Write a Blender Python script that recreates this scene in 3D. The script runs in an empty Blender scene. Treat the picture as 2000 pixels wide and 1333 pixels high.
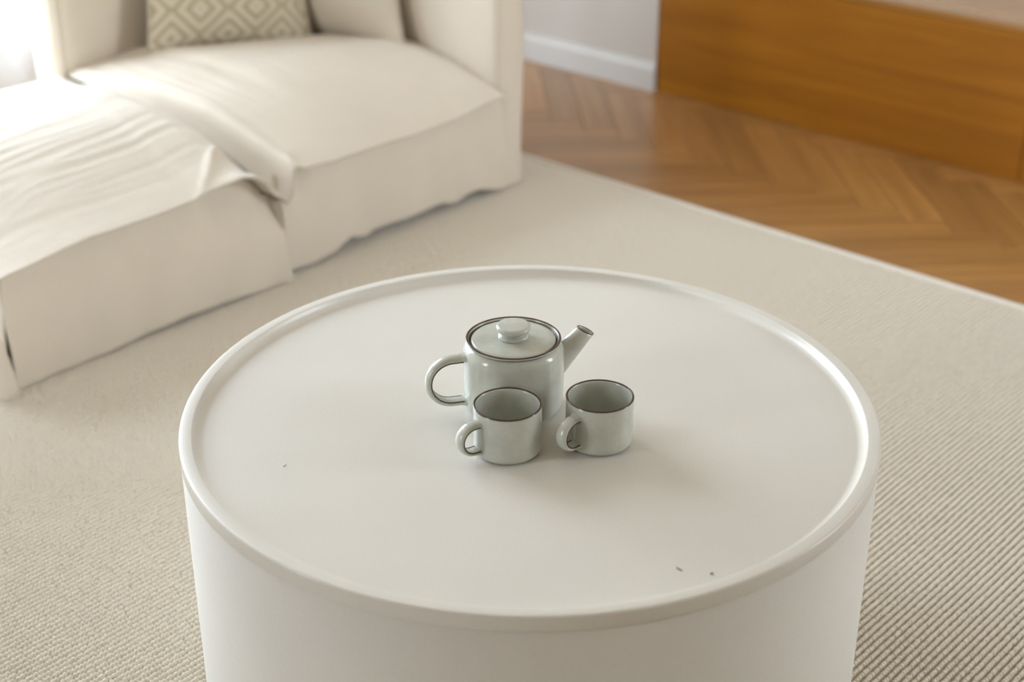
import bpy, bmesh, math, random
import numpy as np
from mathutils import Vector, Matrix, noise

random.seed(7)
rng = np.random.default_rng(7)
sc = bpy.context.scene
col = sc.collection

# ------------------------------------------------------------------ camera
RUG = 0.012                                   # height of the rug pile above the parquet
CAM = Vector((-1.28349, -1.12973, 1.39418))
R_ = Vector((0.66992509, -0.74242751, -0.00132837))
U_ = Vector((0.3370952, 0.30258073, 0.89152214))
F_ = Vector((0.66148862, 0.59770084, -0.45297517))
cd = bpy.data.cameras.new('camera')
cam = bpy.data.objects.new('camera', cd)
col.objects.link(cam)
m3 = Matrix((R_, U_, -F_)).transposed()
cam.matrix_world = Matrix.Translation(CAM) @ m3.to_4x4()
cd.sensor_width = 36.0
cd.lens = 2928.9 * 36 / 2000
cd.clip_start = 0.05
cd.dof.use_dof = True
cd.dof.focus_distance = 1.94
cd.dof.aperture_fstop = 2.8
sc.camera = cam

# ------------------------------------------------------------------ world: bright overcast sky, darker ground
wd = bpy.data.worlds.new('overcast_sky')
sc.world = wd
wd.use_nodes = True
nt = wd.node_tree
nt.nodes.clear()
wo = nt.nodes.new('ShaderNodeOutputWorld')
bg = nt.nodes.new('ShaderNodeBackground')
tc = nt.nodes.new('ShaderNodeTexCoord')
sx = nt.nodes.new('ShaderNodeSeparateXYZ')
rp = nt.nodes.new('ShaderNodeValToRGB')
nt.links.new(tc.outputs['Generated'], sx.inputs[0])
nt.links.new(sx.outputs['Z'], rp.inputs[0])
nt.links.new(rp.outputs[0], bg.inputs[0])
nt.links.new(bg.outputs[0], wo.inputs[0])
e = rp.color_ramp.elements
e[0].position = 0.0
e[0].color = (0.30, 0.28, 0.245, 1)
e[1].position = 0.06
e[1].color = (0.95, 1.0, 1.08, 1)
e2 = e.new(0.65)
e2.color = (0.46, 0.56, 0.74, 1)
bg.inputs[1].default_value = 20.5

vs = sc.view_settings
vs.view_transform = 'Standard'
vs.look = 'None'
vs.gamma = 1
vs.use_curve_mapping = False
vs.exposure = 0.13
sc.cycles.use_denoising = True
sc.cycles.max_bounces = 7
sc.cycles.diffuse_bounces = 4
sc.cycles.glossy_bounces = 3

# window openings (axis wall, plane, from, to, sill, head)
WY = 2.75       # window wall, behind the sofa
WN = -2.3       # opposite wall
WX0, WX1 = -3.6, 2.30
CEIL = 2.7
WIN = [('Y', WY, -0.60, 1.10, 0.25, 2.50), ('N', WN, 1.75, 2.65, 0.34, 2.35), ('X', WX0, 1.20, 1.95, 0.34, 2.35)]
for i, (ax, pl, a, b, z0, z1) in enumerate(WIN):      # portals guide the sky light through the openings
    nm = {'Y': 'window_left_offscreen', 'N': 'window_right_offscreen', 'X': 'window_front_offscreen'}[ax]
    L = bpy.data.lights.new(nm, 'AREA')
    L.shape = 'RECTANGLE'
    o = bpy.data.objects.new(nm, L)
    col.objects.link(o)
    if ax == 'X':
        L.size, L.size_y = z1 - z0, b - a
        o.location = (pl - 0.19, (a + b) / 2, (z0 + z1) / 2)
        o.rotation_euler = (0, math.radians(-90), 0)
    else:
        L.size, L.size_y = b - a, z1 - z0
        s = 1 if ax == 'Y' else -1
        o.location = ((a + b) / 2, pl + s * 0.19, (z0 + z1) / 2)
        o.rotation_euler = (math.radians(-90 * s), 0, 0)
    L.cycles.is_portal = True

# ------------------------------------------------------------------ helpers
def tag(o, label=None, cat=None, group=None, kind=None):
    if label: o['label'] = label
    if cat: o['category'] = cat
    if group: o['group'] = group
    if kind: o['kind'] = kind
    return o

def empty(name, loc=(0, 0, 0), rz=0):
    o = bpy.data.objects.new(name, None)
    o.location = loc
    o.rotation_euler = (0, 0, rz)
    o.empty_display_size = 0.05
    col.objects.link(o)
    return o

def mesh_obj(name, verts, faces, mat, parent=None, smooth=True):
    me = bpy.data.meshes.new(name)
    me.from_pydata([tuple(v) for v in verts], [], faces)
    me.update()
    if smooth:
        me.polygons.foreach_set('use_smooth', [True] * len(me.polygons))
    if mat: me.materials.append(mat)
    o = bpy.data.objects.new(name, me)
    col.objects.link(o)
    if parent: o.parent = parent
    return o

def bm_obj(name, bm, mat, parent=None, smooth=False):
    me = bpy.data.meshes.new(name)
    bmesh.ops.recalc_face_normals(bm, faces=bm.faces)
    bm.to_mesh(me)
    bm.free()
    if smooth:
        me.polygons.foreach_set('use_smooth', [True] * len(me.polygons))
    if mat: me.materials.append(mat)
    o = bpy.data.objects.new(name, me)
    col.objects.link(o)
    if parent: o.parent = parent
    return o

def add_box(bm, x0, x1, y0, y1, z0, z1):
    r = bmesh.ops.create_cube(bm, size=1)
    for v in r['verts']:
        v.co = Vector((x0 + (v.co.x + .5) * (x1 - x0), y0 + (v.co.y + .5) * (y1 - y0), z0 + (v.co.z + .5) * (z1 - z0)))
    return r['verts']

def box(name, dims, mat, parent=None, bevel=0.0, seg=2):
    bm = bmesh.new()
    add_box(bm, *dims)
    if bevel:
        bmesh.ops.bevel(bm, geom=bm.edges[:], offset=bevel, segments=seg, profile=0.5, affect='EDGES')
    return bm_obj(name, bm, mat, parent, smooth=False)

def grid_faces(nu, nv, closed_u=False):
    f = []
    for j in range(nv - 1):
        for i in range(nu if closed_u else nu - 1):
            i2 = (i + 1) % nu
            f.append((j * nu + i, j * nu + i2, (j + 1) * nu + i2, (j + 1) * nu + i))
    return f

def lathe(name, prof, mat, parent=None, n=96, cap_bottom=True, cap_top=False):
    verts = [(r * math.cos(2 * math.pi * i / n), r * math.sin(2 * math.pi * i / n), z) for r, z in prof for i in range(n)]
    faces = grid_faces(n, len(prof), True)
    if cap_bottom: faces.append(tuple(reversed(range(n))))
    if cap_top: faces.append(tuple((len(prof) - 1) * n + i for i in range(n)))
    return mesh_obj(name, verts, faces, mat, parent)

def arc(cx, cz, r, a0, a1, n):
    return [(cx + r * math.cos(math.radians(a0 + (a1 - a0) * k / n)), cz + r * math.sin(math.radians(a0 + (a1 - a0) * k / n))) for k in range(n + 1)]

def sweep(name, path, section, mat, parent=None, side=Vector((0, 1, 0)), closed_path=False, caps=True):
    """path: list of (point, outward normal); section: list of (side, out) pairs, closed."""
    n = len(section)
    verts = []
    for P, N in path:
        for s, t in section:
            verts.append(P + side * s + N * t)
    faces = grid_faces(n, len(path), True)
    if closed_path:
        m = (len(path) - 1) * n
        for i in range(n):
            faces.append((m + i, m + (i + 1) % n, (i + 1) % n, i))
    elif caps:
        faces.append(tuple(reversed(range(n))))
        faces.append(tuple((len(path) - 1) * n + i for i in range(n)))
    return mesh_obj(name, verts, faces, mat, parent)

def ring(name, R, z, a, b, mat, parent, n=96, m=12):
    prof = [(R + a * math.cos(2 * math.pi * k / m), z + b * math.sin(2 * math.pi * k / m)) for k in range(m + 1)]
    return lathe(name, prof, mat, parent, n, cap_bottom=False)

def interp(x, pts):
    return float(np.interp(x, [p[0] for p in pts], [p[1] for p in pts]))

def sstep(a, b, x):
    t = min(max((x - a) / (b - a), 0.0), 1.0)
    return t * t * (3 - 2 * t)

def n2(x, y, z=0.0):
    return noise.noise(Vector((x, y, z)))

def ridged(x, y, z=0.0):
    return 1.0 - 2.0 * abs(noise.noise(Vector((x, y, z))))

# ------------------------------------------------------------------ materials
def new_mat(name):
    m = bpy.data.materials.new(name)
    m.use_nodes = True
    t = m.node_tree
    b = t.nodes['Principled BSDF']
    return m, t, b

def node(t, kind, **kw):
    n = t.nodes.new(kind)
    for k, v in kw.items():
        setattr(n, k, v)
    return n

def noise_node(t, scale, detail=3, rough=0.55, vec=None):
    n = node(t, 'ShaderNodeTexNoise')
    n.inputs['Scale'].default_value = scale
    n.inputs['Detail'].default_value = detail
    n.inputs['Roughness'].default_value = rough
    if vec is not None: t.links.new(vec, n.inputs['Vector'])
    return n

def ramp(t, fac, stops):
    r = node(t, 'ShaderNodeValToRGB')
    el = r.color_ramp.elements
    while len(el) < len(stops): el.new(0.5)
    for i, (p, c) in enumerate(stops):
        el[i].position = p
        el[i].color = (*c, 1)
    t.links.new(fac, r.inputs[0])
    return r

def bump(t, height, strength, dist, b):
    n = node(t, 'ShaderNodeBump')
    n.inputs['Strength'].default_value = strength
    n.inputs['Distance'].default_value = dist
    t.links.new(height, n.inputs['Height'])
    t.links.new(n.outputs[0], b.inputs['Normal'])
    return n

def mapping(t, scale=(1, 1, 1), rot=(0, 0, 0), src='Object'):
    c = node(t, 'ShaderNodeTexCoord')
    mp = node(t, 'ShaderNodeMapping')
    mp.inputs['Scale'].default_value = scale
    mp.inputs['Rotation'].default_value = rot
    t.links.new(c.outputs[src], mp.inputs[0])
    return mp.outputs[0]

def plain(name, c, rough=0.6, var=0.06, scale=8, spec=0.5, bumps=0.0):
    m, t, b = new_mat(name)
    v = mapping(t)
    n = noise_node(t, scale, 4, 0.6, v)
    lo = tuple(x * (1 - var) for x in c)
    hi = tuple(min(1, x * (1 + var)) for x in c)
    r = ramp(t, n.outputs['Fac'], [(0.3, lo), (0.7, hi)])
    t.links.new(r.outputs[0], b.inputs['Base Color'])
    b.inputs['Roughness'].default_value = rough
    b.inputs['Specular IOR Level'].default_value = spec
    if bumps:
        n2_ = noise_node(t, scale * 40, 2, 0.5, v)
        bump(t, n2_.outputs['Fac'], bumps, 0.001, b)
    return m

def linen_mat(name, c):
    m, t, b = new_mat(name)
    v = mapping(t)
    n = noise_node(t, 5, 5, 0.6, v)
    r = ramp(t, n.outputs['Fac'], [(0.3, tuple(x * 0.965 for x in c)), (0.7, tuple(min(1, x * 1.02) for x in c))])
    t.links.new(r.outputs[0], b.inputs['Base Color'])
    b.inputs['Roughness'].default_value = 0.95
    b.inputs['Specular IOR Level'].default_value = 0.15
    b.inputs['Sheen Weight'].default_value = 0.15
    b.inputs['Sheen Roughness'].default_value = 0.5
    w1 = noise_node(t, 900, 1, 0.5, mapping(t, (1, 0.15, 0.15)))
    w2 = noise_node(t, 900, 1, 0.5, mapping(t, (0.15, 1, 1)))
    crease = noise_node(t, 22, 4, 0.62, v)
    a1 = node(t, 'ShaderNodeMath', operation='ADD')
    t.links.new(w1.outputs['Fac'], a1.inputs[0]); t.links.new(w2.outputs['Fac'], a1.inputs[1])
    s1 = node(t, 'ShaderNodeMath', operation='MULTIPLY')
    s1.inputs[1].default_value = 0.15
    t.links.new(a1.outputs[0], s1.inputs[0])
    a2 = node(t, 'ShaderNodeMath', operation='ADD')
    t.links.new(s1.outputs[0], a2.inputs[0]); t.links.new(crease.outputs['Fac'], a2.inputs[1])
    bump(t, a2.outputs[0], 0.5, 0.004, b)
    return m

def glaze_mat(name, c):
    m, t, b = new_mat(name)
    v = mapping(t)
    n = noise_node(t, 28, 5, 0.65, v)
    sp = noise_node(t, 420, 2, 0.5, v)
    r = ramp(t, n.outputs['Fac'], [(0.3, tuple(x * 0.86 for x in c)), (0.7, tuple(x * 1.08 for x in c))])
    r2 = ramp(t, sp.outputs['Fac'], [(0.22, (0.72, 0.68, 0.6)), (0.36, (1, 1, 1))])
    mx = node(t, 'ShaderNodeMix', data_type='RGBA', blend_type='MULTIPLY')
    mx.inputs[0].default_value = 0.7
    t.links.new(r.outputs[0], mx.inputs[6]); t.links.new(r2.outputs[0], mx.inputs[7])
    t.links.new(mx.outputs[2], b.inputs['Base Color'])
    b.inputs['Roughness'].default_value = 0.16
    b.inputs['Specular IOR Level'].default_value = 0.55
    bn = noise_node(t, 60, 2, 0.5, v)
    bump(t, bn.outputs['Fac'], 0.06, 0.002, b)
    return m

def wood_mat(name, c0, c1, axis, rough=0.35, coat=0.0, rand=0.0, gscale=1.0, spec=0.5):
    m, t, b = new_mat(name)
    sc3 = [26, 26, 26]
    sc3[axis] = 1.6
    v = mapping(t, tuple(s * gscale for s in sc3))
    if rand:
        oi = node(t, 'ShaderNodeObjectInfo')
        ad = node(t, 'ShaderNodeVectorMath', operation='ADD')
        sc_ = node(t, 'ShaderNodeVectorMath', operation='SCALE')
        cx = node(t, 'ShaderNodeCombineXYZ')
        for k in range(3): t.links.new(oi.outputs['Random'], cx.inputs[k])
        t.links.new(cx.outputs[0], sc_.inputs[0]); sc_.inputs['Scale'].default_value = 60
        t.links.new(v, ad.inputs[0]); t.links.new(sc_.outputs[0], ad.inputs[1])
        v = ad.outputs[0]
    n = noise_node(t, 1.0, 6, 0.6, v)
    n.inputs['Distortion'].default_value = 0.6
    r = ramp(t, n.outputs['Fac'], [(0.28, c0), (0.72, c1)])
    out = r.outputs[0]
    if rand:
        hs = node(t, 'ShaderNodeHueSaturation')
        mr = node(t, 'ShaderNodeMapRange')
        mr.inputs['To Min'].default_value = 1 - rand
        mr.inputs['To Max'].default_value = 1 + rand
        t.links.new(oi.outputs['Random'], mr.inputs['Value'])
        t.links.new(mr.outputs[0], hs.inputs['Value'])
        t.links.new(out, hs.inputs['Color'])
        out = hs.outputs[0]
    t.links.new(out, b.inputs['Base Color'])
    b.inputs['Roughness'].default_value = rough
    b.inputs['Specular IOR Level'].default_value = spec
    b.inputs['Coat Weight'].default_value = coat
    b.inputs['Coat Roughness'].default_value = 0.25
    bump(t, n.outputs['Fac'], 0.08, 0.001, b)
    return m

M_wall = plain('wall_paint', (0.67, 0.63, 0.585), 0.85, 0.02, 3, 0.3)
M_wall_warm = plain('sand_wall_paint', (0.52, 0.44, 0.35), 0.85, 0.03, 3, 0.3)
M_trim = plain('trim_paint', (0.74, 0.73, 0.71), 0.45, 0.02, 3)
M_ceil = plain('ceiling_paint', (0.82, 0.785, 0.73), 0.9, 0.02, 3, 0.2)
M_linen = linen_mat('natural_linen', (0.675, 0.59, 0.482))
M_linen2 = linen_mat('cushion_linen', (0.64, 0.56, 0.455))
M_floor = wood_mat('oak_parquet', (0.30, 0.135, 0.035), (0.46, 0.235, 0.068), 0, 0.28, 0.5, 0.16)
M_cab = wood_mat('honey_veneer', (0.29, 0.100, 0.003), (0.43, 0.170, 0.009), 1, 0.45, 0.0, 0.0, 0.7, 0.3)
M_cabtop = wood_mat('honey_veneer_top', (0.30, 0.13, 0.02), (0.44, 0.21, 0.05), 1, 0.22, 0.6, 0.0, 0.7, 0.5)
M_leg = plain('frame_wood', (0.34, 0.23, 0.14), 0.6, 0.12, 20)
M_glaze = glaze_mat('grey_green_glaze', (0.545, 0.555, 0.49))
M_brown = plain('bare_brown_glaze', (0.065, 0.030, 0.016), 0.22, 0.3, 60)
M_frame = plain('window_frame_paint', (0.78, 0.78, 0.77), 0.4, 0.02, 3)
M_flake = plain('pale_flake', (0.78, 0.77, 0.74), 0.8, 0.1, 300)
M_crumb = plain('crumb_brown', (0.20, 0.12, 0.06), 0.8, 0.3, 300)

def table_mat(name, rough):
    m, t, b = new_mat(name)
    v = mapping(t)
    n = noise_node(t, 5, 3, 0.5, v)
    f = noise_node(t, 500, 3, 0.6, v)
    r = ramp(t, n.outputs['Fac'], [(0.3, (0.73, 0.695, 0.635)), (0.7, (0.76, 0.725, 0.665))])
    r2 = ramp(t, f.outputs['Fac'], [(0.3, (0.93, 0.925, 0.91)), (0.55, (1, 1, 1))])
    mx = node(t, 'ShaderNodeMix', data_type='RGBA', blend_type='MULTIPLY')
    mx.inputs[0].default_value = 1
    t.links.new(r.outputs[0], mx.inputs[6]); t.links.new(r2.outputs[0], mx.inputs[7])
    t.links.new(mx.outputs[2], b.inputs['Base Color'])
    b.inputs['Roughness'].default_value = rough
    b.inputs['Specular IOR Level'].default_value = 0.5
    bump(t, f.outputs['Fac'], 0.03, 0.0005, b)
    return m
M_table = table_mat('white_laminate', 0.30)
M_drum = table_mat('white_drum_paint', 0.65)

def rug_mat():
    m, t, b = new_mat('looped_wool')
    v = mapping(t)
    n = noise_node(t, 2.5, 4, 0.6, v)
    f = noise_node(t, 600, 3, 0.6, v)
    r = ramp(t, n.outputs['Fac'], [(0.3, (0.79, 0.715, 0.60)), (0.7, (0.86, 0.785, 0.67))])
    r2 = ramp(t, f.outputs['Fac'], [(0.3, (0.84, 0.83, 0.80)), (0.7, (1, 1, 1))])
    mx = node(t, 'ShaderNodeMix', data_type='RGBA', blend_type='MULTIPLY')
    mx.inputs[0].default_value = 0.6
    t.links.new(r.outputs[0], mx.inputs[6]); t.links.new(r2.outputs[0], mx.inputs[7])
    t.links.new(mx.outputs[2], b.inputs['Base Color'])
    b.inputs['Roughness'].default_value = 0.95
    b.inputs['Specular IOR Level'].default_value = 0.1
    b.inputs['Sheen Weight'].default_value = 0.1
    bump(t, f.outputs['Fac'], 0.4, 0.0006, b)
    return m
M_rug = rug_mat()
M_rugback = plain('rug_backing', (0.45, 0.39, 0.31), 0.95, 0.1, 200, 0.1)
M_bind = plain('rug_binding_tape', (0.76, 0.70, 0.61), 0.9, 0.05, 120, 0.1)

def sheer_mat():
    m, t, b = new_mat('sheer_voile')
    t.nodes.remove(b)
    out = t.nodes['Material Output']
    tr = node(t, 'ShaderNodeBsdfTransparent')
    tl = node(t, 'ShaderNodeBsdfTranslucent')
    df = node(t, 'ShaderNodeBsdfDiffuse')
    n = noise_node(t, 300, 2, 0.5, mapping(t, (1, 1, 0.2)))
    r = ramp(t, n.outputs['Fac'], [(0.3, (0.66, 0.68, 0.68)), (0.7, (0.74, 0.76, 0.76))])
    t.links.new(r.outputs[0], tl.inputs[0]); t.links.new(r.outputs[0], df.inputs[0])
    m1 = node(t, 'ShaderNodeMixShader'); m1.inputs[0].default_value = 0.5
    t.links.new(tl.outputs[0], m1.inputs[1]); t.links.new(df.outputs[0], m1.inputs[2])
    m2 = node(t, 'ShaderNodeMixShader'); m2.inputs[0].default_value = 0.26
    t.links.new(tr.outputs[0], m2.inputs[1]); t.links.new(m1.outputs[0], m2.inputs[2])
    t.links.new(m2.outputs[0], out.inputs[0])
    return m
M_sheer = sheer_mat()

def glass_mat():
    m, t, b = new_mat('window_glass')
    t.nodes.remove(b)
    out = t.nodes['Material Output']
    tr = node(t, 'ShaderNodeBsdfTransparent')
    tr.inputs[0].default_value = (0.96, 0.98, 0.97, 1)
    gl = node(t, 'ShaderNodeBsdfGlossy')
    gl.inputs['Roughness'].default_value = 0.02
    mx = node(t, 'ShaderNodeMixShader')
    mx.inputs[0].default_value = 0.05
    t.links.new(tr.outputs[0], mx.inputs[1]); t.links.new(gl.outputs[0], mx.inputs[2])
    t.links.new(mx.outputs[0], out.inputs[0])
    return m
M_glass = glass_mat()

def diamond_mat():
    """cream and taupe woven diamonds; UV in pattern repeats"""
    m, t, b = new_mat('diamond_weave')
    uv = node(t, 'ShaderNodeUVMap')
    sp = node(t, 'ShaderNodeSeparateXYZ')
    wob = noise_node(t, 30, 2, 0.5, uv.outputs[0])
    t.links.new(uv.outputs[0], sp.inputs[0])
    def tri(sock):
        f = node(t, 'ShaderNodeMath', operation='FRACT'); t.links.new(sock, f.inputs[0])
        s = node(t, 'ShaderNodeMath', operation='SUBTRACT'); t.links.new(f.outputs[0], s.inputs[0]); s.inputs[1].default_value = 0.5
        a = node(t, 'ShaderNodeMath', operation='ABSOLUTE'); t.links.new(s.outputs[0], a.inputs[0])
        return a.outputs[0]
    d = node(t, 'ShaderNodeMath', operation='ADD')
    t.links.new(tri(sp.outputs['X']), d.inputs[0]); t.links.new(tri(sp.outputs['Y']), d.inputs[1])
    w = node(t, 'ShaderNodeMath', operation='MULTIPLY_ADD')
    t.links.new(wob.outputs['Fac'], w.inputs[0]); w.inputs[1].default_value = 0.05; t.links.new(d.outputs[0], w.inputs[2])
    k = node(t, 'ShaderNodeMath', operation='MULTIPLY'); k.inputs[1].default_value = 4.0
    t.links.new(w.outputs[0], k.inputs[0])
    f = node(t, 'ShaderNodeMath', operation='PINGPONG'); f.inputs[1].default_value = 0.5
    t.links.new(k.outputs[0], f.inputs[0])
    r = ramp(t, f.outputs[0], [(0.16, (0.42, 0.35, 0.235)), (0.30, (0.60, 0.535, 0.42))])
    t.links.new(r.outputs[0], b.inputs['Base Color'])
    b.inputs['Roughness'].default_value = 0.95
    b.inputs['Specular IOR Level'].default_value = 0.1
    bump(t, f.outputs[0], 0.6, 0.006, b)
    return m
M_diamond = diamond_mat()

# ------------------------------------------------------------------ structure
def wall_y(name, y0, y1, x0, x1, wins, mat=None):
    """wall lying along X with window openings"""
    bm = bmesh.new()
    xs = x0
    for (a, b, z0, z1) in sorted(wins):
        add_box(bm, xs, a, y0, y1, 0, CEIL)
        add_box(bm, a, b, y0, y1, 0, z0)
        add_box(bm, a, b, y0, y1, z1, CEIL)
        xs = b
    add_box(bm, xs, x1, y0, y1, 0, CEIL)
    return tag(bm_obj(name, bm, mat or M_wall), kind='structure')

wall_y('wall_left', WY, WY + 0.2, WX0, 2.95, [w[2:] for w in WIN if w[0] == 'Y'])
wall_y('wall_right', WN - 0.2, WN, WX0, 2.95, [w[2:] for w in WIN if w[0] == 'N'], M_wall_warm)
NICHE = 1.518                                           # the white pier ends here, the cabinet niche begins
bm = bmesh.new()
add_box(bm, WX1, 2.95, NICHE, WY, 0, CEIL)
add_box(bm, 2.75, 2.95, WN, NICHE, 0, CEIL)
tag(bm_obj('wall_back', bm, M_wall), kind='structure')
bm = bmesh.new()
for (ax, pl, a, b, z0, z1) in WIN:
    if ax == 'X':
        add_box(bm, WX0 - .2, WX0, WN - .2, a, 0, CEIL)
        add_box(bm, WX0 - .2, WX0, a, b, 0, z0)
        add_box(bm, WX0 - .2, WX0, a, b, z1, CEIL)
        add_box(bm, WX0 - .2, WX0, b, WY + .2, 0, CEIL)
tag(bm_obj('wall_front', bm, M_wall_warm), kind='structure')
tag(box('ceiling', (WX0 - 0.2, 2.95, WN - 0.2, WY + 0.2, CEIL, CEIL + 0.15), M_ceil), kind='structure')
floor = tag(box('floor', (WX0 - 0.2, 2.95, WN - 0.2, WY + 0.2, -0.1, -0.012), M_floor), kind='structure')

# baseboards: moulded skirting profile
def baseboard(name, p0, p1, out):
    prof = [(0, 0), (0.014, 0), (0.014, 0.066), (0.012, 0.072), (0.007, 0.078), (0.006, 0.085), (0, 0.086)]
    verts = []
    for P in (p0, p1):
        for d, z in prof:
            verts.append((P[0] + out[0] * d, P[1] + out[1] * d, z))
    n = len(prof)
    faces = [(i, (i + 1) % n, n + (i + 1) % n, n + i) for i in range(n)] + [tuple(reversed(range(n))), tuple(range(n, 2 * n))]
    return tag(mesh_obj(name, verts, faces, M_trim, None, smooth=False), kind='structure')
baseboard('baseboard_back', (WX1, NICHE), (WX1, WY - 0.014), (-1, 0))
baseboard('baseboard_left', (WX0 + 0.014, WY), (WX1, WY), (0, -1))
baseboard('baseboard_right', (WX0 + 0.014, WN), (2.75, WN), (0, 1))
baseboard('baseboard_front', (WX0, WN), (WX0, WY), (1, 0))

# windows: frame, mullion, sill and panes
for i, (ax, pl, a, b, z0, z1) in enumerate(WIN):
    s = -1 if ax == 'N' else 1
    if ax == 'X':
        w = empty(f'window_{i + 1}', (pl, (a + b) / 2, z0), math.radians(90))
    else:
        w = empty(f'window_{i + 1}', ((a + b) / 2, pl, z0))
    tag(w, kind='structure')
    def loc(x0, x1, d0, d1, za, zb):
        ya, yb = sorted((s * d0, s * d1))
        return (x0 - (a + b) / 2, x1 - (a + b) / 2, ya, yb, za - z0, zb - z0)
    fw = 0.035
    for nm, dm in (('frame_rail', (a, b, .09, .15, z0, z0 + fw)), ('frame_rail', (a, b, .09, .15, z1 - fw, z1)),
                   ('frame_stile', (a, a + fw, .09, .15, z0 + fw, z1 - fw)), ('frame_stile', (b - fw, b, .09, .15, z0 + fw, z1 - fw)),
                   ('mullion', ((a + b) / 2 - .035, (a + b) / 2 + .035, .09, .15, z0 + fw, z1 - fw))):
        box(nm, loc(*dm), M_frame, w, 0.004, 1)
    box('window_sill', loc(a - .03, b + .03, -.02, .195, z0 - .025, z0 + .005), M_trim, w, 0.006, 2)
    for (xa, xb) in ((a + fw, (a + b) / 2 - .035), ((a + b) / 2 + .035, b - fw)):
        box('pane', loc(xa, xb, .118, .122, z0 + fw, z1 - fw), M_glass, w)

# herringbone oak parquet: single planks, 45 degrees to the walls
PW, PN = 0.09, 5
PL = PW * PN
def plank_mesh(name):
    bm = bmesh.new()
    g = 0.0007
    add_box(bm, -PL / 2 + g, PL / 2 - g, -PW / 2 + g, PW / 2 - g, -0.012, 0.0)
    top = [e_ for e_ in bm.edges if all(v.co.z > -0.001 for v in e_.verts)]
    bmesh.ops.bevel(bm, geom=top, offset=0.0009, segments=1, affect='EDGES')
    me = bpy.data.meshes.new(name)
    bmesh.ops.recalc_face_normals(bm, faces=bm.faces)
    bm.to_mesh(me); bm.free()
    me.materials.append(M_floor)
    return me
pm = plank_mesh('plank')
spots = []
c45 = math.cos(math.radians(45))
for k in range(-90, 90):
    for j in range(-14, 14):
        for (ux, uy, rot) in ((k + PN / 2, k + .5 + 2 * PN * j, 0), (k + PN + .5, k + 1 - PN / 2 + 2 * PN * j, 90)):
            x, y = ux * PW, uy * PW
            X, Y = c45 * (x - y) + 0.03, c45 * (x + y) - 0.02
            if WX0 + .05 < X < 2.72 and WN + .05 < Y < WY - .02:
                spots.append((math.hypot(X - 1.95, (Y - 0.7) * 0.6), X, Y, rot + 45))
spots.sort()
for d, X, Y, rot in spots[:300]:
    o = bpy.data.objects.new('plank', pm)
    col.objects.link(o)
    o.parent = floor
    o.location = (X, Y, 0)
    o.rotation_euler = (0, 0, math.radians(rot))
vv, ff = [], []
base_v = np.array([v.co[:] for v in pm.vertices])
base_f = [tuple(p.vertices) for p in pm.polygons]
for d, X, Y, rot in spots[300:]:
    a = math.radians(rot)
    Rm = np.array([[math.cos(a), -math.sin(a), 0], [math.sin(a), math.cos(a), 0], [0, 0, 1]])
    off = len(vv)
    vv.extend((base_v @ Rm.T + np.array([X, Y, 0])).tolist())
    ff.extend(tuple(i + off for i in f) for f in base_f)
if vv:
    tag(mesh_obj('planks_far', vv, ff, M_floor, floor, smooth=False), kind='stuff')

# ------------------------------------------------------------------ rug
RX0, RX1, RY0, RY1 = -2.1, 1.593, -2.2, 2.24
rug = tag(empty('rug', ((RX0 + RX1) / 2, (RY0 + RY1) / 2, 0)), 'cream looped wool rug lying on the herringbone parquet under the table and sofa', 'rug')
rx, ry = rug.location.x, rug.location.y
box('backing', (RX0 + .004 - rx, RX1 - .004 - rx, RY0 + .004 - ry, RY1 - .004 - ry, 0.0005, 0.006), M_rugback, rug)
def binding(x0, x1, y0, y1):
    w, r = 0.022, 0.0055
    if x1 - x0 > y1 - y0:
        path = [(Vector((x0 + (x1 - x0) * k / 40, (y0 + y1) / 2, 0.0066)), Vector((0, 0, 1))) for k in range(41)]
        side = Vector((0, 1, 0))
    else:
        path = [(Vector(((x0 + x1) / 2, y0 + (y1 - y0) * k / 40, 0.0066)), Vector((0, 0, 1))) for k in range(41)]
        side = Vector((1, 0, 0))
    sec = [(math.copysign(abs(math.cos(t)) ** .5, math.cos(t)) * w / 2, math.copysign(abs(math.sin(t)) ** .7, math.sin(t)) * r) for t in np.linspace(0, 2 * math.pi, 17)[:-1]]
    o = sweep('binding', path, sec, M_bind, rug, side)
    o.location = (-rx, -ry, 0)
binding(RX1 - .022, RX1, RY0, RY1)
binding(RX0, RX0 + .022, RY0, RY1)
binding(RX0 + .022, RX1 - .022, RY1 - .022, RY1)
binding(RX0 + .022, RX1 - .022, RY0, RY0 + .022)
# wool loops: points carrying small instanced loops, rows along X
PX, PY = 0.0068, 0.0104
xs = np.arange(-1.6, RX1 - .026, PX)
ys = np.arange(-1.6, RY1 - .026, PY)
gx, gy = np.meshgrid(xs, ys)
gx = gx + rng.uniform(0, PX, len(ys))[:, None] + rng.normal(0, .0005, gx.shape)
gy = gy + rng.normal(0, .0002, gy.shape) + 0.0015 * np.sin(gx * 9 + gy * 3)
P = np.stack([gx.ravel(), gy.ravel(), np.full(gx.size, 0.0052)], -1)
inside = (P[:, 0] < 1.40) & (P[:, 0] > 0.02) & (P[:, 1] > 1.36)       # nothing shows beneath the sofa
tbl = (P[:, 0] ** 2 + P[:, 1] ** 2) < 0.42 ** 2
P = P[~inside & ~tbl & (P[:, 0] < RX1 - .024)]
me = bpy.data.meshes.new('pile')
me.vertices.add(len(P))
me.vertices.foreach_set('co', (P - np.array([rx, ry, 0])).ravel())
me.update()
pile = bpy.data.objects.new('pile', me)
col.objects.link(pile)
pile.parent = rug
tag(pile, kind='stuff')
me.materials.append(M_rug)
ng = bpy.data.node_groups.new('wool_loops', 'GeometryNodeTree')
ng.interface.new_socket('Geometry', in_out='INPUT', socket_type='NodeSocketGeometry')
ng.interface.new_socket('Geometry', in_out='OUTPUT', socket_type='NodeSocketGeometry')
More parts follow.
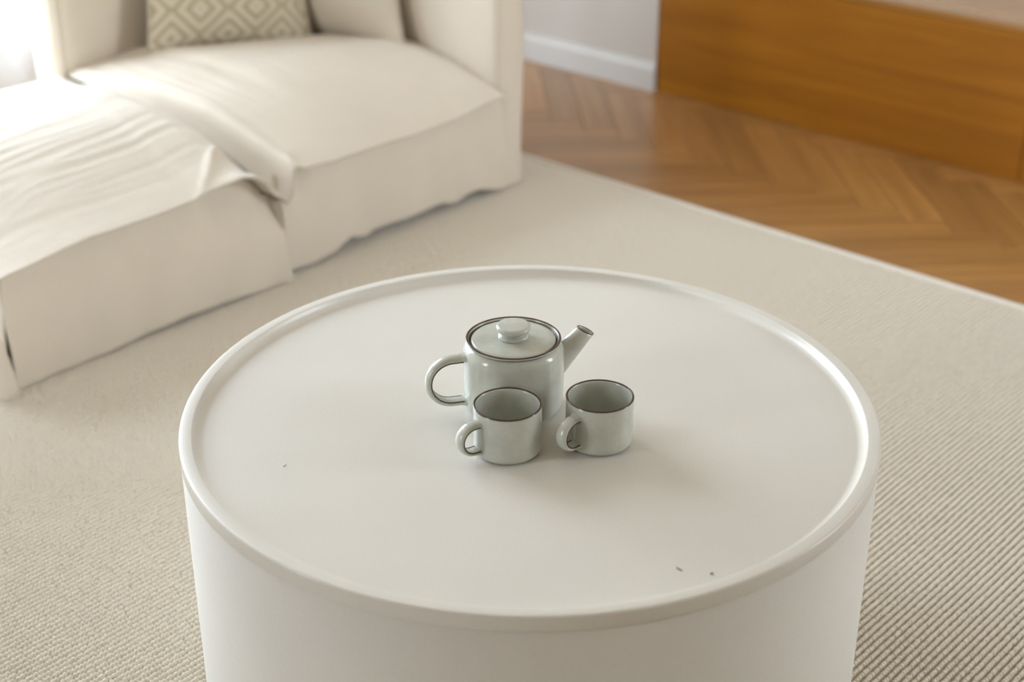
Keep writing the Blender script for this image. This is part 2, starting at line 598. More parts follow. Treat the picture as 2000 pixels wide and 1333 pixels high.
gi = ng.nodes.new('NodeGroupInput'); go = ng.nodes.new('NodeGroupOutput')
ic = ng.nodes.new('GeometryNodeMeshIcoSphere')
ic.inputs['Radius'].default_value = 1.0
ic.inputs['Subdivisions'].default_value = 2
sm = ng.nodes.new('GeometryNodeSetMaterial'); sm.inputs['Material'].default_value = M_rug
ss = ng.nodes.new('GeometryNodeSetShadeSmooth')
tf = ng.nodes.new('GeometryNodeTransform'); tf.inputs['Scale'].default_value = (0.0050, 0.0038, 0.0074)
iop = ng.nodes.new('GeometryNodeInstanceOnPoints')
rr = ng.nodes.new('FunctionNodeRandomValue'); rr.data_type = 'FLOAT_VECTOR'
rr.inputs[0].default_value = (-0.15, -0.3, -0.15); rr.inputs[1].default_value = (0.15, 0.3, 0.15)
rs = ng.nodes.new('FunctionNodeRandomValue'); rs.data_type = 'FLOAT_VECTOR'
rs.inputs[0].default_value = (0.90, 0.94, 0.92); rs.inputs[1].default_value = (1.08, 1.06, 1.05)
rs.inputs['Seed'].default_value = 5
l = ng.links.new
l(ic.outputs[0], ss.inputs[0]); l(ss.outputs[0], sm.inputs[0]); l(sm.outputs[0], tf.inputs['Geometry'])
l(gi.outputs[0], iop.inputs['Points']); l(tf.outputs[0], iop.inputs['Instance'])
l(rr.outputs[0], iop.inputs['Rotation']); l(rs.outputs[0], iop.inputs['Scale'])
l(iop.outputs[0], go.inputs[0])
md = pile.modifiers.new('wool_loops', 'NODES')
md.node_group = ng

# ------------------------------------------------------------------ low cabinet in the niche
CY0, CY1, CH = -1.98, NICHE - 0.004, 0.402
cab = tag(empty('low_cabinet', (WX1 + .22, (CY0 + CY1) / 2, 0)), 'long low honey-brown wooden cabinet standing on the parquet beside the white wall', 'cabinet')
cx, cy = cab.location.x, cab.location.y
box('carcass', (WX1 + .022 - cx, 2.745 - cx, CY0 - cy, CY1 - cy, 0.0, CH - .018), M_cab, cab, 0.002, 1)
joints = [CY1, 0.343, -0.828, CY0]
for k in range(3):
    box('front_panel', (WX1 - cx, WX1 + .0205 - cx, joints[k + 1] + .0012 - cy, joints[k] - .0012 - cy, 0.0, CH - .0195), M_cab, cab, 0.0015, 1)
box('top_board', (WX1 - .001 - cx, 2.745 - cx, CY0 - cy, CY1 - cy, CH - .018, CH), M_cabtop, cab, 0.003, 2)

# ------------------------------------------------------------------ curtain
def curtain(x0, x1, y, z0, z1):
    n, m = 420, 26
    verts = []
    for j in range(m):
        t = j / (m - 1)
        z = z0 + (z1 - z0) * t
        for i in range(n):
            u = i / (n - 1)
            x = x0 + (x1 - x0) * u
            ph = x * 46 + 1.6 * n2(x * 3.1, 2.2) + 0.5 * n2(x * 2, z * 1.3, 4)
            a = 0.022 + 0.014 * n2(x * 5, 7.7, z * .4)
            verts.append((x + 0.012 * math.sin(ph * .5 + z), y + a * math.sin(ph) + 0.012 * n2(x * 4, z * 2), z))
    return mesh_obj('sheer_curtain', verts, grid_faces(n, m), M_sheer)
tag(curtain(0.30, 1.40, 2.60, 0.006, CEIL - .002), 'white sheer curtain hanging in folds in front of the window behind the sofa', 'curtain')

# ------------------------------------------------------------------ sofa pieces
ZR = RUG      # rug surface

def soft_box(name, x0, x1, y0, y1, z0, z1, r, mat, parent, seg=0.02, amp=0.004, freq=6, bulge=0.0, seed=0.0, off=(0, 0, 0)):
    """rounded, slightly wavy upholstered block"""
    h = Vector(((x1 - x0) / 2, (y1 - y0) / 2, (z1 - z0) / 2))
    c = Vector(((x0 + x1) / 2, (y0 + y1) / 2, (z0 + z1) / 2))
    idx, verts, faces = {}, [], []
    def vid(p):
        key = (round(p[0], 5), round(p[1], 5), round(p[2], 5))
        if key not in idx:
            q = Vector([max(-h[i] + r, min(h[i] - r, p[i])) for i in range(3)])
            d = Vector(p) - q
            nrm = d.normalized() if d.length > 1e-9 else Vector((0, 0, 1))
            P_ = q + nrm * r
            f = 1.0
            for i in range(3):
                if abs(nrm[i]) < 0.7: f *= max(0.0, 1 - (P_[i] / h[i]) ** 2)
            w = amp * (n2(P_.x * freq + seed, P_.y * freq, P_.z * freq) + .5 * n2(P_.x * freq * 2.3 + seed, P_.y * freq * 2.3, P_.z * freq * 1.2))
            P_ = P_ + nrm * (w + bulge * f)
            idx[key] = len(verts)
            verts.append(P_ + c - Vector(off))
        return idx[key]
    for ax in range(3):
        a, b = (ax + 1) % 3, (ax + 2) % 3
        def ticks(k):
            n = max(4, int(2 * h[k] / seg))
            base = list(np.linspace(-h[k] + r, h[k] - r, n))
            ed = [r * (1 - t) for t in (0.0, .15, .35, .6, .82)]
            return [-h[k] + r - e_ for e_ in ed] + base[1:-1] + [-(-h[k] + r - e_) for e_ in reversed(ed)] if n > 2 else base
        ta, tb = ticks(a), ticks(b)
        for s in (-1, 1):
            for i in range(len(ta) - 1):
                for j in range(len(tb) - 1):
                    q = []
                    for (da, db) in ((0, 0), (1, 0), (1, 1), (0, 1)):
                        p = [0, 0, 0]
                        p[ax] = s * h[ax]
                        p[a] = ta[i + da]; p[b] = tb[j + db]
                        q.append(vid(p))
                    if s < 0: q.reverse()
                    if len(set(q)) >= 3: faces.append(tuple(dict.fromkeys(q)))
    return mesh_obj(name, verts, faces, mat, parent)

def skirt(name, A, B, out, bottom, ztop, mat, parent, off, flare=0.012, amp=0.006, seed=0.0, n=150, m=34, back=0.012, extra=None):
    """hanging cloth panel from A to B (xy), hem heights from bottom(s)"""
    A, B, out = Vector((*A, 0)), Vector((*B, 0)), Vector((*out, 0))
    Ln = (B - A).length
    verts = []
    for j in range(m):
        t = j / (m - 1)
        for i in range(n):
            s = i / (n - 1)
            zb = bottom(s)
            zt = ztop(s) if callable(ztop) else ztop
            z = zb + (zt - zb) * t
            d = flare * (1 - t) ** 2 - back * t ** 3
            d += amp * (1 - .6 * t) * n2(s * Ln * 5.5 + seed, z * 1.8, seed) + amp * .45 * (1 - .5 * t) * n2(s * Ln * 16 + seed, z * 5, 3 + seed)
            if extra: d += extra(s, t)
            P_ = A.lerp(B, s) + out * d
            verts.append((P_.x - off[0], P_.y - off[1], z - off[2]))
    o = mesh_obj(name, verts, grid_faces(n, m), mat, parent)
    so = o.modifiers.new('cloth', 'SOLIDIFY')
    so.thickness = 0.0035
    so.offset = 0
    return o

def cushion_top(name, x0, x1, y0, y1, edge_f, edge_b, edge_l, edge_r, D, mat, parent, off, disp, px_=2.6, qx=.62, py_=2.4, qy=.68, n=170, m=190, peak=(0.5, 0.5), front_out=None, crease=(0, 0)):
    """draped seat cover: heights along the four hems, domed in between"""
    verts = []
    for j in range(m):
        tv = j / (m - 1)
        v = 0.5 - 0.5 * math.cos(math.pi * tv)
        v = 0.45 * v + 0.55 * tv
        Y = y0 + (y1 - y0) * v
        for i in range(n):
            tu = i / (n - 1)
            u = 0.5 - 0.5 * math.cos(math.pi * tu)
            u = 0.45 * u + 0.55 * tu
            X = x0 + (x1 - x0) * u
            ef, eb = edge_f(X), edge_b(X)
            el, er = edge_l(Y), edge_r(Y)
            c00, c10, c01, c11 = (edge_f(x0) + edge_l(y0)) / 2, (edge_f(x1) + edge_r(y0)) / 2, (edge_b(x0) + edge_l(y1)) / 2, (edge_b(x1) + edge_r(y1)) / 2
            ez = (1 - v) * ef + v * eb + (1 - u) * el + u * er - ((1 - u) * (1 - v) * c00 + u * (1 - v) * c10 + (1 - u) * v * c01 + u * v * c11)
            gu = u / (2 * peak[0]) if u < peak[0] else 0.5 + (u - peak[0]) / (2 * (1 - peak[0]))
            gv = v / (2 * peak[1]) if v < peak[1] else 0.5 + (v - peak[1]) / (2 * (1 - peak[1]))
            g = (max(0, 1 - abs(2 * gu - 1) ** px_)) ** qx * (max(0, 1 - abs(2 * gv - 1) ** py_)) ** qy
            z = ez + D * g + disp(X, Y, g)
            z -= 0.013 * (crease[0] * math.exp(-(X - x0) / .011) + crease[1] * math.exp(-(x1 - X) / .011))
            yo = front_out(X) * (1 - sstep(0, .12, v)) if front_out else 0
            verts.append((X - off[0], Y - yo - off[1], z - off[2]))
    o = mesh_obj(name, verts, grid_faces(n, m), mat, parent)
    so = o.modifiers.new('cloth', 'SOLIDIFY')
    so.thickness = 0.005
    so.offset = -1
    return o

# heights measured along the seam between the ottoman and the sofa seat
SEAM = [(1.262, 0.215), (1.33, 0.225), (1.377, 0.240), (1.462, 0.265), (1.551, 0.283), (1.739, 0.306), (1.943, 0.313), (2.07, 0.322)]

# ---- ottoman
OX0, OX1, OY0, OY1 = -0.048, 0.628, 1.268, 2.07
oto = tag(empty('ottoman', ((OX0 + OX1) / 2, (OY0 + OY1) / 2, ZR)), 'cream linen slipcovered ottoman pushed against the open side of the sofa', 'ottoman')
oo = oto.location
OH = [(-0.06, 0.247), (0.016, 0.254), (0.141, 0.269), (0.203, 0.268), (0.28, 0.268), (0.395, 0.272), (0.415, 0.276), (0.43, 0.284), (0.481, 0.293), (0.502, 0.296), (0.541, 0.285), (0.572, 0.262), (0.60, 0.225), (0.66, 0.20)]
OB = [(-0.06, 0.013), (0.026, 0.013), (0.144, 0.014), (0.269, 0.020), (0.335, 0.024), (0.45, 0.020), (0.56, 0.013), (0.66, 0.013)]
skirt('front_skirt', (OX0, OY0), (OX1, OY0), (0, -1), lambda s: interp(OX0 + (OX1 - OX0) * s, OB), lambda s: interp(OX0 + (OX1 - OX0) * s, OH) - .002 - .010 * sstep(.66, .74, s), M_linen, oto, oo, 0.010, 0.007, 1.0,
      extra=lambda s, t: 0.008 * math.sin(math.pi * s) * math.sin(math.pi * t) + 0.012 * (1 - t) ** 3 * sstep(.93, 1, s) - 0.018 * sstep(.55, .95, t) * sstep(.66, .74, s))
skirt('side_skirt', (OX0, OY0 + .004), (OX0, OY1), (-1, 0), lambda s: 0.013, lambda s: 0.246 + .05 * sstep(1.27, 1.7, OY0 + (OY1 - OY0) * s), M_linen, oto, oo, 0.014, 0.006, 5.0)
# loose end of the side panel curling forward past the open corner
fv = []
for j in range(26):
    t = j / 25
    z = 0.013 + 0.125 * t
    wv = 0.052 * (1 - t) ** .7
    for i in range(15):
        u = i / 14
        fv.append((OX0 - .052 + wv * (u - .12) + .030 * t - oo.x, OY0 - .012 - .020 * math.sin(math.pi * (0.15 + .7 * u)) * (1 - t) + .02 * t - oo.y, z + .006 * (abs(2 * u - 1) ** 3) * (1 - t) - oo.z))
fl = mesh_obj('corner_flap', fv, grid_faces(15, 26), M_linen, oto)
fm = fl.modifiers.new('cloth', 'SOLIDIFY'); fm.thickness = 0.004; fm.offset = 0
skirt('side_skirt', (OX1, OY0), (OX1, OY1), (1, 0), lambda s: 0.014, 0.20, M_linen, oto, oo, 0.004, 0.004, 7.0)
skirt('back_skirt', (OX0, OY1), (OX1, OY1), (0, 1), lambda s: 0.014, 0.30, M_linen, oto, oo, 0.010, 0.006, 9.0, n=60)
box('plinth', (OX0 + .05 - oo.x, OX1 - .05 - oo.x, OY0 + .05 - oo.y, OY1 - .05 - oo.y, 0.0015, 0.12), M_leg, oto, 0.01)

def oto_disp(X, Y, g):
    w = 0.0030 * ridged(X * 2.6 + .6 * n2(X * 3, Y * 3), Y * 30 + 1.4 * n2(X * 2.2, Y * 4, 2), 1.1) * (0.35 + .65 * sstep(1.30, 1.5, Y)) * (1 - .7 * sstep(.40, .62, X))
    w += 0.0016 * ridged(X * 5, Y * 64 + n2(X * 4, Y * 6), 5.3) * sstep(1.4, 1.6, Y)
    w += 0.007 * n2(X * 3.3, Y * 3.7, 8.0)
    # soft fold running from the seam corner down to the hem, with a hollow beside it
    ax, ay, bx, by = 0.405, 1.252, 0.618, 1.432
    ux, uy = bx - ax, by - ay
    L2 = ux * ux + uy * uy
    t = max(0, min(1.0, ((X - ax) * ux + (Y - ay) * uy) / L2))
    dx, dy = X - ax - ux * t, Y - ay - uy * t
    d = math.hypot(dx, dy)
    side = (ux * (Y - ay) - uy * (X - ax))
    w += 0.0075 * math.exp(-(d / 0.009) ** 2) * (1 - sstep(.6, 1.0, t))
    if side < 0:
        w -= 0.012 * (1 - math.exp(-(d / .018) ** 2)) * (1 - sstep(1.36, 1.43, Y)) * sstep(.43, .50, X) * sstep(1.262, 1.29, Y)
    return w * min(1.0, g * 3 + .35)
cushion_top('cushion_cover', OX0 - .030, 0.634, OY0 - .014, OY1 + .01, lambda X: interp(X, OH), lambda X: 0.305, lambda Y: 0.25 + .05 * sstep(1.27, 1.7, Y),
            lambda Y: interp(Y, SEAM), 0.068, M_linen, oto, oo, oto_disp, peak=(0.47, 0.55), px_=2.2, qx=.85, py_=2.0, qy=.95, crease=(0, 1),
            front_out=lambda X: 0.004 + 0.020 * sstep(.40, .50, X) * (1 - sstep(.54, .60, X)))

# ---- sofa corner seat
SX0, SX1, SY0, SY1 = 0.652, 1.340, 1.285, 2.07
AX1 = 1.438
sofa = tag(empty('corner_sofa', ((SX0 + AX1) / 2, (SY0 + 2.2) / 2, ZR)), 'cream linen slipcovered corner sofa seat with tall back and arm standing on the rug', 'sofa')
so_ = sofa.location
SH = [(0.60, 0.198), (0.638, 0.198), (0.645, 0.212), (0.649, 0.262), (0.654, 0.274), (0.665, 0.274), (0.681, 0.266), (0.693, 0.259), (0.782, 0.253), (0.874, 0.254), (1.019, 0.249), (1.173, 0.252), (1.281, 0.266), (1.347, 0.264)]
SB = [(0.60, 0.026), (0.701, 0.020), (0.779, 0.028), (0.815, 0.042), (0.831, 0.047), (0.86, 0.036), (0.878, 0.034), (0.899, 0.043), (1.025, 0.039), (1.133, 0.041), (1.16, 0.031), (1.18, 0.030), (1.201, 0.039), (1.24, 0.041), (1.266, 0.036), (1.34, 0.015), (1.44, 0.015)]
skirt('front_skirt', (SX0 - .012, SY0), (AX1 - .012, SY0), (0, -1), lambda s: interp(SX0 - .012 + (AX1 - SX0) * s, SB), lambda s: max(.245, interp(SX0 - .012 + (AX1 - SX0) * s, SH) - .004), M_linen, sofa, so_, 0.008, 0.006, 13.0, n=220,
      back=0.004, extra=lambda s, t: -0.006 * sstep(.955, 1, s) - 0.02 * sstep(.6, .95, t) * (1 - sstep(.05, .12, s)))
skirt('side_skirt', (SX0, SY0), (SX0, SY1), (-1, 0), lambda s: 0.02, 0.19, M_linen, sofa, so_, 0.002, 0.003, 17.0, n=60)
box('plinth', (SX0 + .03 - so_.x, SX1 - .005 - so_.x, SY0 + .05 - so_.y, 2.06 - so_.y, 0.0015, 0.12), M_leg, sofa, 0.01)
soft_box('armrest', SX1 + .002, AX1, SY0 - .004, 2.20, 0.024, 0.88, 0.030, M_linen, sofa, 0.02, 0.005, 5, 0.006, 3.0, so_)
soft_box('backrest', SX0 - .025, SX1 + .004, SY1 + .0, 2.20, 0.026, 0.88, 0.034, M_linen, sofa, 0.02, 0.005, 5, 0.010, 9.0, so_)

ARM = [(1.265, 0.264), (1.325, 0.288), (1.412, 0.315), (1.501, 0.331), (1.592, 0.341), (1.8, 0.315), (2.07, 0.255)]
def seat_disp(X, Y, g):
    w = 0.0040 * ridged(X * 24 + 1.2 * n2(X * 3, Y * 2.5, 3), Y * 2.4, 2.7) * (1 - sstep(.80, 1.0, X)) * sstep(1.42, 1.62, Y)
    w += 0.0015 * ridged(X * 44, Y * 4, 6.1) * (1 - .6 * sstep(.9, 1.1, X)) * sstep(1.4, 1.6, Y)
    w += 0.007 * n2(X * 3.1 + 4, Y * 3.3, 2.0)
    # bright little fold at the open front corner
    ax, ay, bx, by = 0.633, 1.262, 0.695, 1.315
    ux, uy = bx - ax, by - ay
    t = max(0, min(1.0, ((X - ax) * ux + (Y - ay) * uy) / (ux * ux + uy * uy)))
    d = math.hypot(X - ax - ux * t, Y - ay - uy * t)
    w += 0.012 * math.exp(-(d / 0.012) ** 2) * (1 - .7 * t)
    # rolled point where the cover meets the arm
    d2 = math.hypot(X - 1.338, Y - 1.275)
    w += 0.010 * math.exp(-(d2 / 0.018) ** 2)
    return w * min(1.0, g * 3 + .35)
cushion_top('seat_cover', 0.636, SX1 + .008, SY0 - .022, SY1 + .008, lambda X: interp(X, SH), lambda X: interp(X, [(.62, .328), (.85, .335), (1.1, .288), (1.35, .255)]), lambda Y: interp(Y, [(1.262, .198)] + SEAM[1:]),
            lambda Y: interp(Y, ARM), 0.042, M_linen, sofa, so_, seat_disp, peak=(0.5, 0.5), n=190, px_=2.2, qx=.85, py_=2.0, qy=.95, crease=(1, .5),
            front_out=lambda X: 0.004 + .012 * sstep(.635, .65, X) * (1 - sstep(.67, .70, X)))

# ---- loose cushions
def pillow(name, W, H, T, mat, parent, n=44, pinch=0.07, uvrep=None, seed=0.0, p=2.2, q=.62):
    verts, faces, uvs = [], [], []
    for s in (1, -1):
        off = len(verts)
        for j in range(n + 1):
            for i in range(n + 1):
                u, v = 2 * i / n - 1, 2 * j / n - 1
                x = u * W / 2 * (1 - pinch * (1 - v * v) * abs(u) ** 1.5)
                y = v * H / 2 * (1 - pinch * (1 - u * u) * abs(v) ** 1.5)
                g = ((1 - abs(u) ** p) * (1 - abs(v) ** p)) ** q
                z = s * (T / 2 * g + 0.004 * g * n2(u * 3 + seed, v * 3, s))
                verts.append((x, z, y + H / 2))
                uvs.append((u, v))
        for j in range(n):
            for i in range(n):
                a = off + j * (n + 1) + i
                f = (a, a + 1, a + n + 2, a + n + 1)
                faces.append(f if s < 0 else tuple(reversed(f)))
    o = mesh_obj(name, verts, faces, mat, parent)
    bm = bmesh.new(); bm.from_mesh(o.data)
    uvl = bm.loops.layers.uv.new('UVMap')
    if uvrep:
        bm.verts.ensure_lookup_table()
        for f in bm.faces:
            for lp in f.loops:
                u, v = uvs[lp.vert.index]
                lp[uvl].uv = (u * uvrep[0] / 2 + .13, v * uvrep[1] / 2 + .3)
    bmesh.ops.remove_doubles(bm, verts=bm.verts, dist=1e-5)
    bm.to_mesh(o.data); bm.free()
    return o

def pillow_piping(W, H, pinch, r, mat, parent, seed=0.0):
    pts = []
    for side in range(4):
        for k in range(24):
            t = -1 + 2 * k / 24
            u, v = ((t, -1), (1, t), (-t, 1), (-1, -t))[side]
            pts.append(Vector((u * W / 2 * (1 - pinch * (1 - v * v) * abs(u) ** 1.5), 0, v * H / 2 * (1 - pinch * (1 - u * u) * abs(v) ** 1.5) + H / 2)))
    path = []
    c = Vector((0, 0, H / 2))
    for P_ in pts:
        path.append((P_, (P_ - c).normalized()))
    sec = [(r * math.cos(t), r * math.sin(t)) for t in np.linspace(0, 2 * math.pi, 9)[:-1]]
    return sweep('piping', path, sec, mat, parent, Vector((0, 1, 0)), closed_path=True)

# patterned cushion standing in the sofa corner
pa = Vector((0.812, 1.962, 0.350)); pb = Vector((1.205, 1.828, 0.316))
cu = tag(empty('throw_cushion', (pa + pb) / 2), 'beige throw cushion with a woven cream diamond pattern standing on the sofa seat', 'cushion')
W = (pb - pa).length + .02
zx = (pb - pa).normalized()
yy = Vector((0, 0, 1)).cross(zx).normalized()
up = (Vector((0, 0, 1)) + yy * 0.20).normalized()
up = (up - zx * up.dot(zx)).normalized()
fy = up.cross(zx).normalized()
cu.rotation_euler = Matrix((zx, fy, up)).transposed().to_euler()
pillow('cover', W, W, 0.125, M_diamond, cu, uvrep=(3.0, 3.0), seed=2)
pillow_piping(W, W, 0.07, 0.0025, M_linen2, cu)
# plain cushion leaning on the arm
qa = Vector((1.285, 1.560, 0.338)); qb = Vector((1.27, 2.02, 0.282))
c2 = tag(empty('throw_cushion', (qa + qb) / 2), 'plain cream linen cushion leaning on the sofa arm behind the patterned cushion', 'cushion')
W2 = (qb - qa).length + .02
zx = (qb - qa).normalized()
yy = Vector((0, 0, 1)).cross(zx).normalized()
up = (Vector((0, 0, 1)) - yy * 0.06).normalized()
up = (up - zx * up.dot(zx)).normalized()
fy = up.cross(zx).normalized()
c2.rotation_euler = Matrix((zx, fy, up)).transposed().to_euler()
pillow('cover', W2, 0.42, 0.13, M_linen2, c2, seed=7, pinch=0.09)
pillow_piping(W2, 0.42, 0.09, 0.0022, M_linen2, c2)

# ------------------------------------------------------------------ coffee table
TR, TTOP = 0.45, 0.42                        # radius; height above the rug
tbl = tag(empty('coffee_table', (0, 0, ZR)), 'round white drum coffee table with a raised rim standing on the rug', 'table')
prof = [(0.0001, 0.0), (TR - .006, 0.0), (TR - .0015, 0.004), (TR - .0004, 0.02), (TR - .0004, TTOP - .0212), (TR - .0012, TTOP - .0208)]
lathe('drum', prof, M_drum, tbl, 256, False)
prof = [(TR - .03, TTOP - .0205), (TR - .0012, TTOP - .0205), (TR - .0002, TTOP - .0201), (TR, TTOP - .0195), (TR, TTOP - .0030)]
prof += arc(TR - .0030, TTOP - .0030, .0030, 10, 90, 7)
prof += [(TR - .0080, TTOP + .0002), (TR - .0150, TTOP)]
prof += arc(TR - .0150, TTOP - .0022, .0022, 100, 165, 6)[1:]
prof += arc(TR - .0172 - .0125, TTOP + .0005 - .0, .0125, -18, -90, 10)[0:]
prof += [(TR - .05, TTOP - .012), (TR - .2, TTOP - .012), (0.0001, TTOP - .012)]
lathe('tray_top', prof, M_table, tbl, 256, False)
TZ = ZR + TTOP - .012                        # surface the tea things stand on

# ------------------------------------------------------------------ tea set
Rh = Vector((R_.x, R_.y, 0)).normalized()
Fh = Vector((F_.x, F_.y, 0)).normalized()
def heading(phi):
    d = Rh * math.cos(math.radians(phi)) + Fh * math.sin(math.radians(phi))
    return math.atan2(d.y, d.x)

def strap_handle(parent, top, bottom, reach, width, thick, r_attach):
    """C-shaped strap in the local XZ plane toward -X... returns handle with brown edges"""
    zt, zb = top, bottom
    zc, hz = (zt + zb) / 2, (zt - zb) / 2
    path = []
    x_in = r_attach
    straight = reach - x_in - hz
    N = 40
    pts = [Vector((x_in - 0.004, 0, zt)), Vector((x_in + 0.2 * straight, 0, zt))]
    for k in range(N + 1):
        a = math.radians(90 - 180 * k / N)
        pts.append(Vector((x_in + straight + hz * math.cos(a), 0, zc + hz * math.sin(a))))
    pts += [Vector((x_in + 0.2 * straight, 0, zb)), Vector((x_in - 0.004, 0, zb))]
    for k, P_ in enumerate(pts):
        T_ = (pts[min(k + 1, len(pts) - 1)] - pts[max(k - 1, 0)]).normalized()
        Nn = Vector((-T_.z, 0, T_.x))
        if Nn.dot(P_ - Vector((x_in + straight * .5, 0, zc))) < 0: Nn = -Nn
        path.append((P_, Nn))
    w, t = width / 2, thick / 2
    sec = []
    for a in np.linspace(0, math.pi, 13):          # domed outside
        sec.append((w * math.cos(a), -t * .35 + t * 1.35 * math.sin(a) ** .8))
    sec += [(-w * .96, -t * .75), (-w * .8, -t), (w * .8, -t), (w * .96, -t * .75)]   # flat inside
    h = sweep('handle', path, sec, M_glaze, parent)
    # flared joints where the strap meets the wall
    for zz, s in ((zt, 1), (zb, -1)):
        jp = []
        for k, (xx, sc_) in enumerate(((x_in - .005, 1.55), (x_in - .001, 1.38), (x_in + .0015, 1.2), (x_in + .004, 1.06), (x_in + .006, 0.99))):
            jp.append((Vector((xx, 0, zz)), Vector((0, 0, s)), sc_))
        sec2 = [(math.cos(a) * w, math.sin(a) * t * 1.15) for a in np.linspace(0, 2 * math.pi, 25)[:-1]]
        verts = [P_ + Vector((0, 1, 0)) * (u * k_) + N_ * (v * k_) for P_, N_, k_ in jp for u, v in sec2]
        mesh_obj('handle_joint', verts, grid_faces(24, len(jp), True), M_glaze, h)
    for s in (1, -1):                              # unglazed brown line along each inner edge
        e_path = [(P_ + Vector((0, s * w * .93, 0)) - N_ * (t * .82), N_) for P_, N_ in path[1:-1]]
        sec3 = [(.0009 * math.cos(a), .0009 * math.sin(a)) for a in np.linspace(0, 2 * math.pi, 9)[:-1]]
        sweep('brown_edge', e_path, sec3, M_brown, h)
    return h

def mug(loc, phi, label):
    m = tag(empty('mug', loc, heading(phi)), label, 'mug', 'mugs beside the teapot')
    r, h, wl = 0.0424, 0.066, 0.0030
    prof = [(0.0001, 0.0018), (r - .0105, 0.0018), (r - .0095, 0.0)]
    prof += [(r - .0085, 0.0002)] + arc(r - .0085, 0.0095, .0092, -80, 0, 9)
    prof += [(r + .0003, 0.02), (r + .0004, 0.04), (r + .0001, h - .004), (r - .0002, h - .0012), (r - .0012, h), (r - wl + .0006, h - .0006), (r - wl, h - .003)]
    prof += [(r - wl, 0.018)] + arc(r - wl - .010, 0.014, .010, 0, -90, 7)[1:] + [(0.0001, 0.0038)]
    lathe('body', prof, M_glaze, m, 96, False)
    ring('rim', r - .0010, h - .0004, .0014, .0010, M_brown, m)
    strap_handle(m, 0.0515, 0.0125, 0.0695, 0.0162, 0.0062, r - .001)
    return m
mug((-0.0884, -0.0421, TZ), 212, 'small grey-green glazed mug standing against the front of the teapot body')
mug((0.0043, -0.1140, TZ), 224, 'small grey-green glazed mug standing apart below the teapot spout')

pot = tag(empty('teapot', (-0.0020, 0.0258, TZ), heading(15)), 'grey-green glazed stoneware teapot with brown rim and flat lid on the white table', 'teapot')
BR, BH = 0.0660, 0.1025
prof = [(0.0001, 0.002), (BR - .018, 0.002), (BR - .0165, 0.0)] + arc(BR - .0165, 0.0155, .0155, -85, -5, 10)
prof += [(BR - .0006, 0.025), (BR, 0.045), (BR - .0002, 0.065), (BR - .0008, 0.080)] + arc(BR - .0150, 0.0855, .0140, 5, 62, 9)
prof += [(0.0604, BH - .0035), (0.0612, BH - .0010), (0.0607, BH), (0.0590, BH + .0002), (0.0580, BH - .0012), (0.0578, BH - .009), (0.0560, BH - .0105), (0.0555, BH - .02), (0.0001, BH - .021)]
# smooth shoulder up to the rim
prof = [p for p in prof if True]
lathe('body', prof, M_glaze, pot, 128, False)
ring('rim', 0.0602, BH + .0000, .0015, .0008, M_brown, pot, 128)
ring('inner_seat', 0.0571, BH - .0065, .0017, .0045, M_brown, pot, 128)
lz = BH - .0035
lid = lathe('lid', [(0.0530, lz - .006), (0.0548, lz - .004), (0.0551, lz), (0.0545, lz + .0015), (0.0530, lz + .0024), (0.0450, lz + .0032), (0.03, lz + .0042), (0.018, lz + .0046), (0.0001, lz + .0046)], M_glaze, pot, 128, True)
ring('brown_edge', 0.0549, lz - .001, .0010, .0022, M_brown, lid, 128)
kz = lz + .0042
kp = [(0.0192, kz), (0.0200, kz + .0012), (0.0198, kz + .0035), (0.0188, kz + .0050), (0.0168, kz + .0058), (0.0150, kz + .0070), (0.0150, kz + .0088)]
kp += [(0.0185, kz + .0096), (0.0210, kz + .0108)] + arc(0.0186, kz + .0143, .0040, -40, 88, 8) + [(0.0120, kz + .0189), (0.0001, kz + .0193)]
lathe('knob', kp, M_glaze, lid, 64, True)
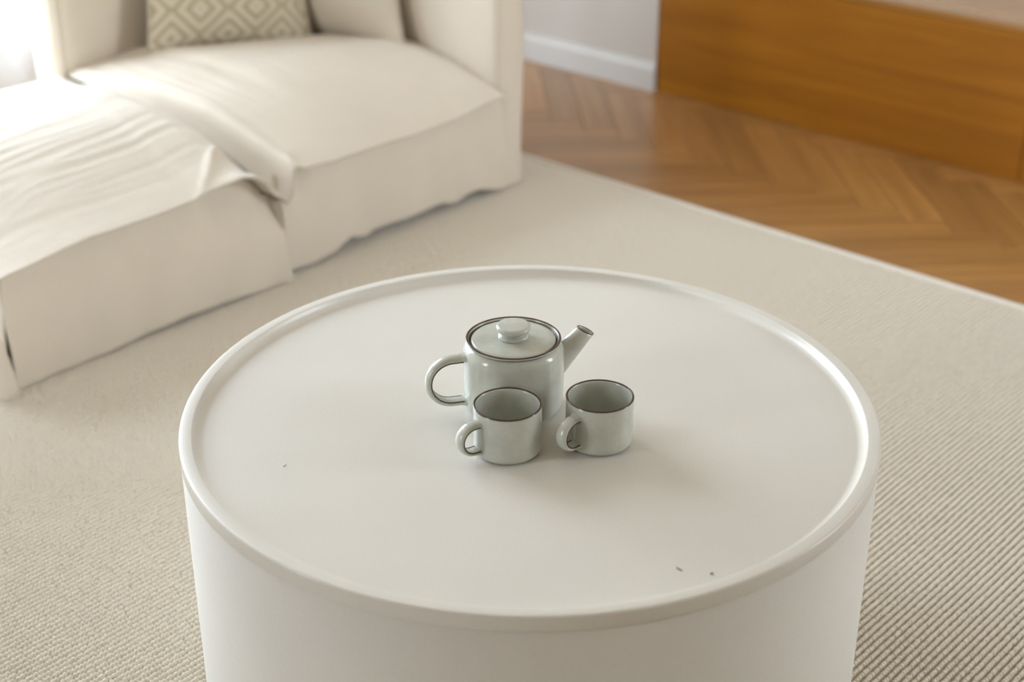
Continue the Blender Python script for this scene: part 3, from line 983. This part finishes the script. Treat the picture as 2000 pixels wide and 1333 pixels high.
# spout: tapered, cut at a slant
def spout():
    upper = [(0.050, 0.079), (0.0625, 0.0868), (0.075, 0.0965), (0.0865, 0.1062)]
    lower = [(0.050, 0.030), (0.0655, 0.0400), (0.0850, 0.0650), (0.1080, 0.0945)]
    n, K = 40, 15
    def at(poly, t):
        f = t * (len(poly) - 1); i = min(int(f), len(poly) - 2); u = f - i
        return Vector((poly[i][0] * (1 - u) + poly[i + 1][0] * u, 0, poly[i][1] * (1 - u) + poly[i + 1][1] * u))
    def ring_at(t, k):
        A_, B_ = at(upper, t), at(lower, t)
        c = (A_ + B_) / 2; h = (A_ - B_) / 2
        wd = (0.0195 * (1 - t) + 0.0108 * t)
        return [c + h * (math.cos(a) * k) + Vector((0, 1, 0)) * (math.sin(a) * wd * k) for a in np.linspace(0, 2 * math.pi, n + 1)[:-1]]
    verts = []
    for k in range(K): verts += ring_at(k / (K - 1), 1.0)
    for t, k in ((1.0, .86), (0.96, .80), (0.7, .80), (0.4, .8)): verts += ring_at(t, k)
    sp = mesh_obj('spout', verts, grid_faces(n, K + 4, True), M_glaze, pot)
    A_, B_ = at(upper, 1), at(lower, 1)
    c = (A_ + B_) / 2; h = (A_ - B_) / 2
    nrm = h.cross(Vector((0, 1, 0))).normalized()
    verts = []
    for a in np.linspace(0, 2 * math.pi, n + 1)[:-1]:
        d = h * math.cos(a) + Vector((0, 1, 0)) * (math.sin(a) * .0108)
        for b in np.linspace(0, 2 * math.pi, 9)[:-1]:
            verts.append(c + d * (0.945 + .07 * math.cos(b)) + nrm * (.0008 * math.sin(b)))
    faces = [(i * 8 + j, i * 8 + (j + 1) % 8, ((i + 1) % n) * 8 + (j + 1) % 8, ((i + 1) % n) * 8 + j) for i in range(n) for j in range(8)]
    mesh_obj('brown_lip', verts, faces, M_brown, sp)
spout()
hp = strap_handle(pot, 0.0830, 0.0190, 0.1140, 0.0170, 0.0080, BR - .0015)
hp.rotation_euler = (0, 0, math.pi)

# ------------------------------------------------------------------ crumbs on the table
def at(px, py, z):
    d = R_ * ((px - 1000) / 2928.9) - U_ * ((py - 666.5) / 2928.9) + F_
    return CAM + d * ((z - CAM.z) / d.z)
for pxy, ln, wd, ang, lab in (((1327, 1113), .0052, .0009, -101, 'thin brown crumb shaped like a splinter near the table rim'),
                              ((1390, 1122), .0022, .0016, 0, 'tiny round tan crumb near the table rim'),
                              ((555, 910), .0035, .0011, 20, 'tiny pale flake on the bare side of the table top')):
    P_ = at(*pxy, TZ)
    bm = bmesh.new()
    bmesh.ops.create_icosphere(bm, subdivisions=2, radius=1)
    for v in bm.verts:
        k = 1 + .25 * n2(v.co.x * 2 + pxy[0], v.co.y * 2, v.co.z * 2)
        v.co = Vector((v.co.x * ln * k, v.co.y * wd * k, (v.co.z + .95) * wd * .5 * k))
    o = bm_obj('crumb', bm, M_flake if 'pale' in lab else M_crumb, None, True)
    o.location = P_
    o.rotation_euler = (0, 0, math.radians(ang))
    tag(o, lab, 'crumb')
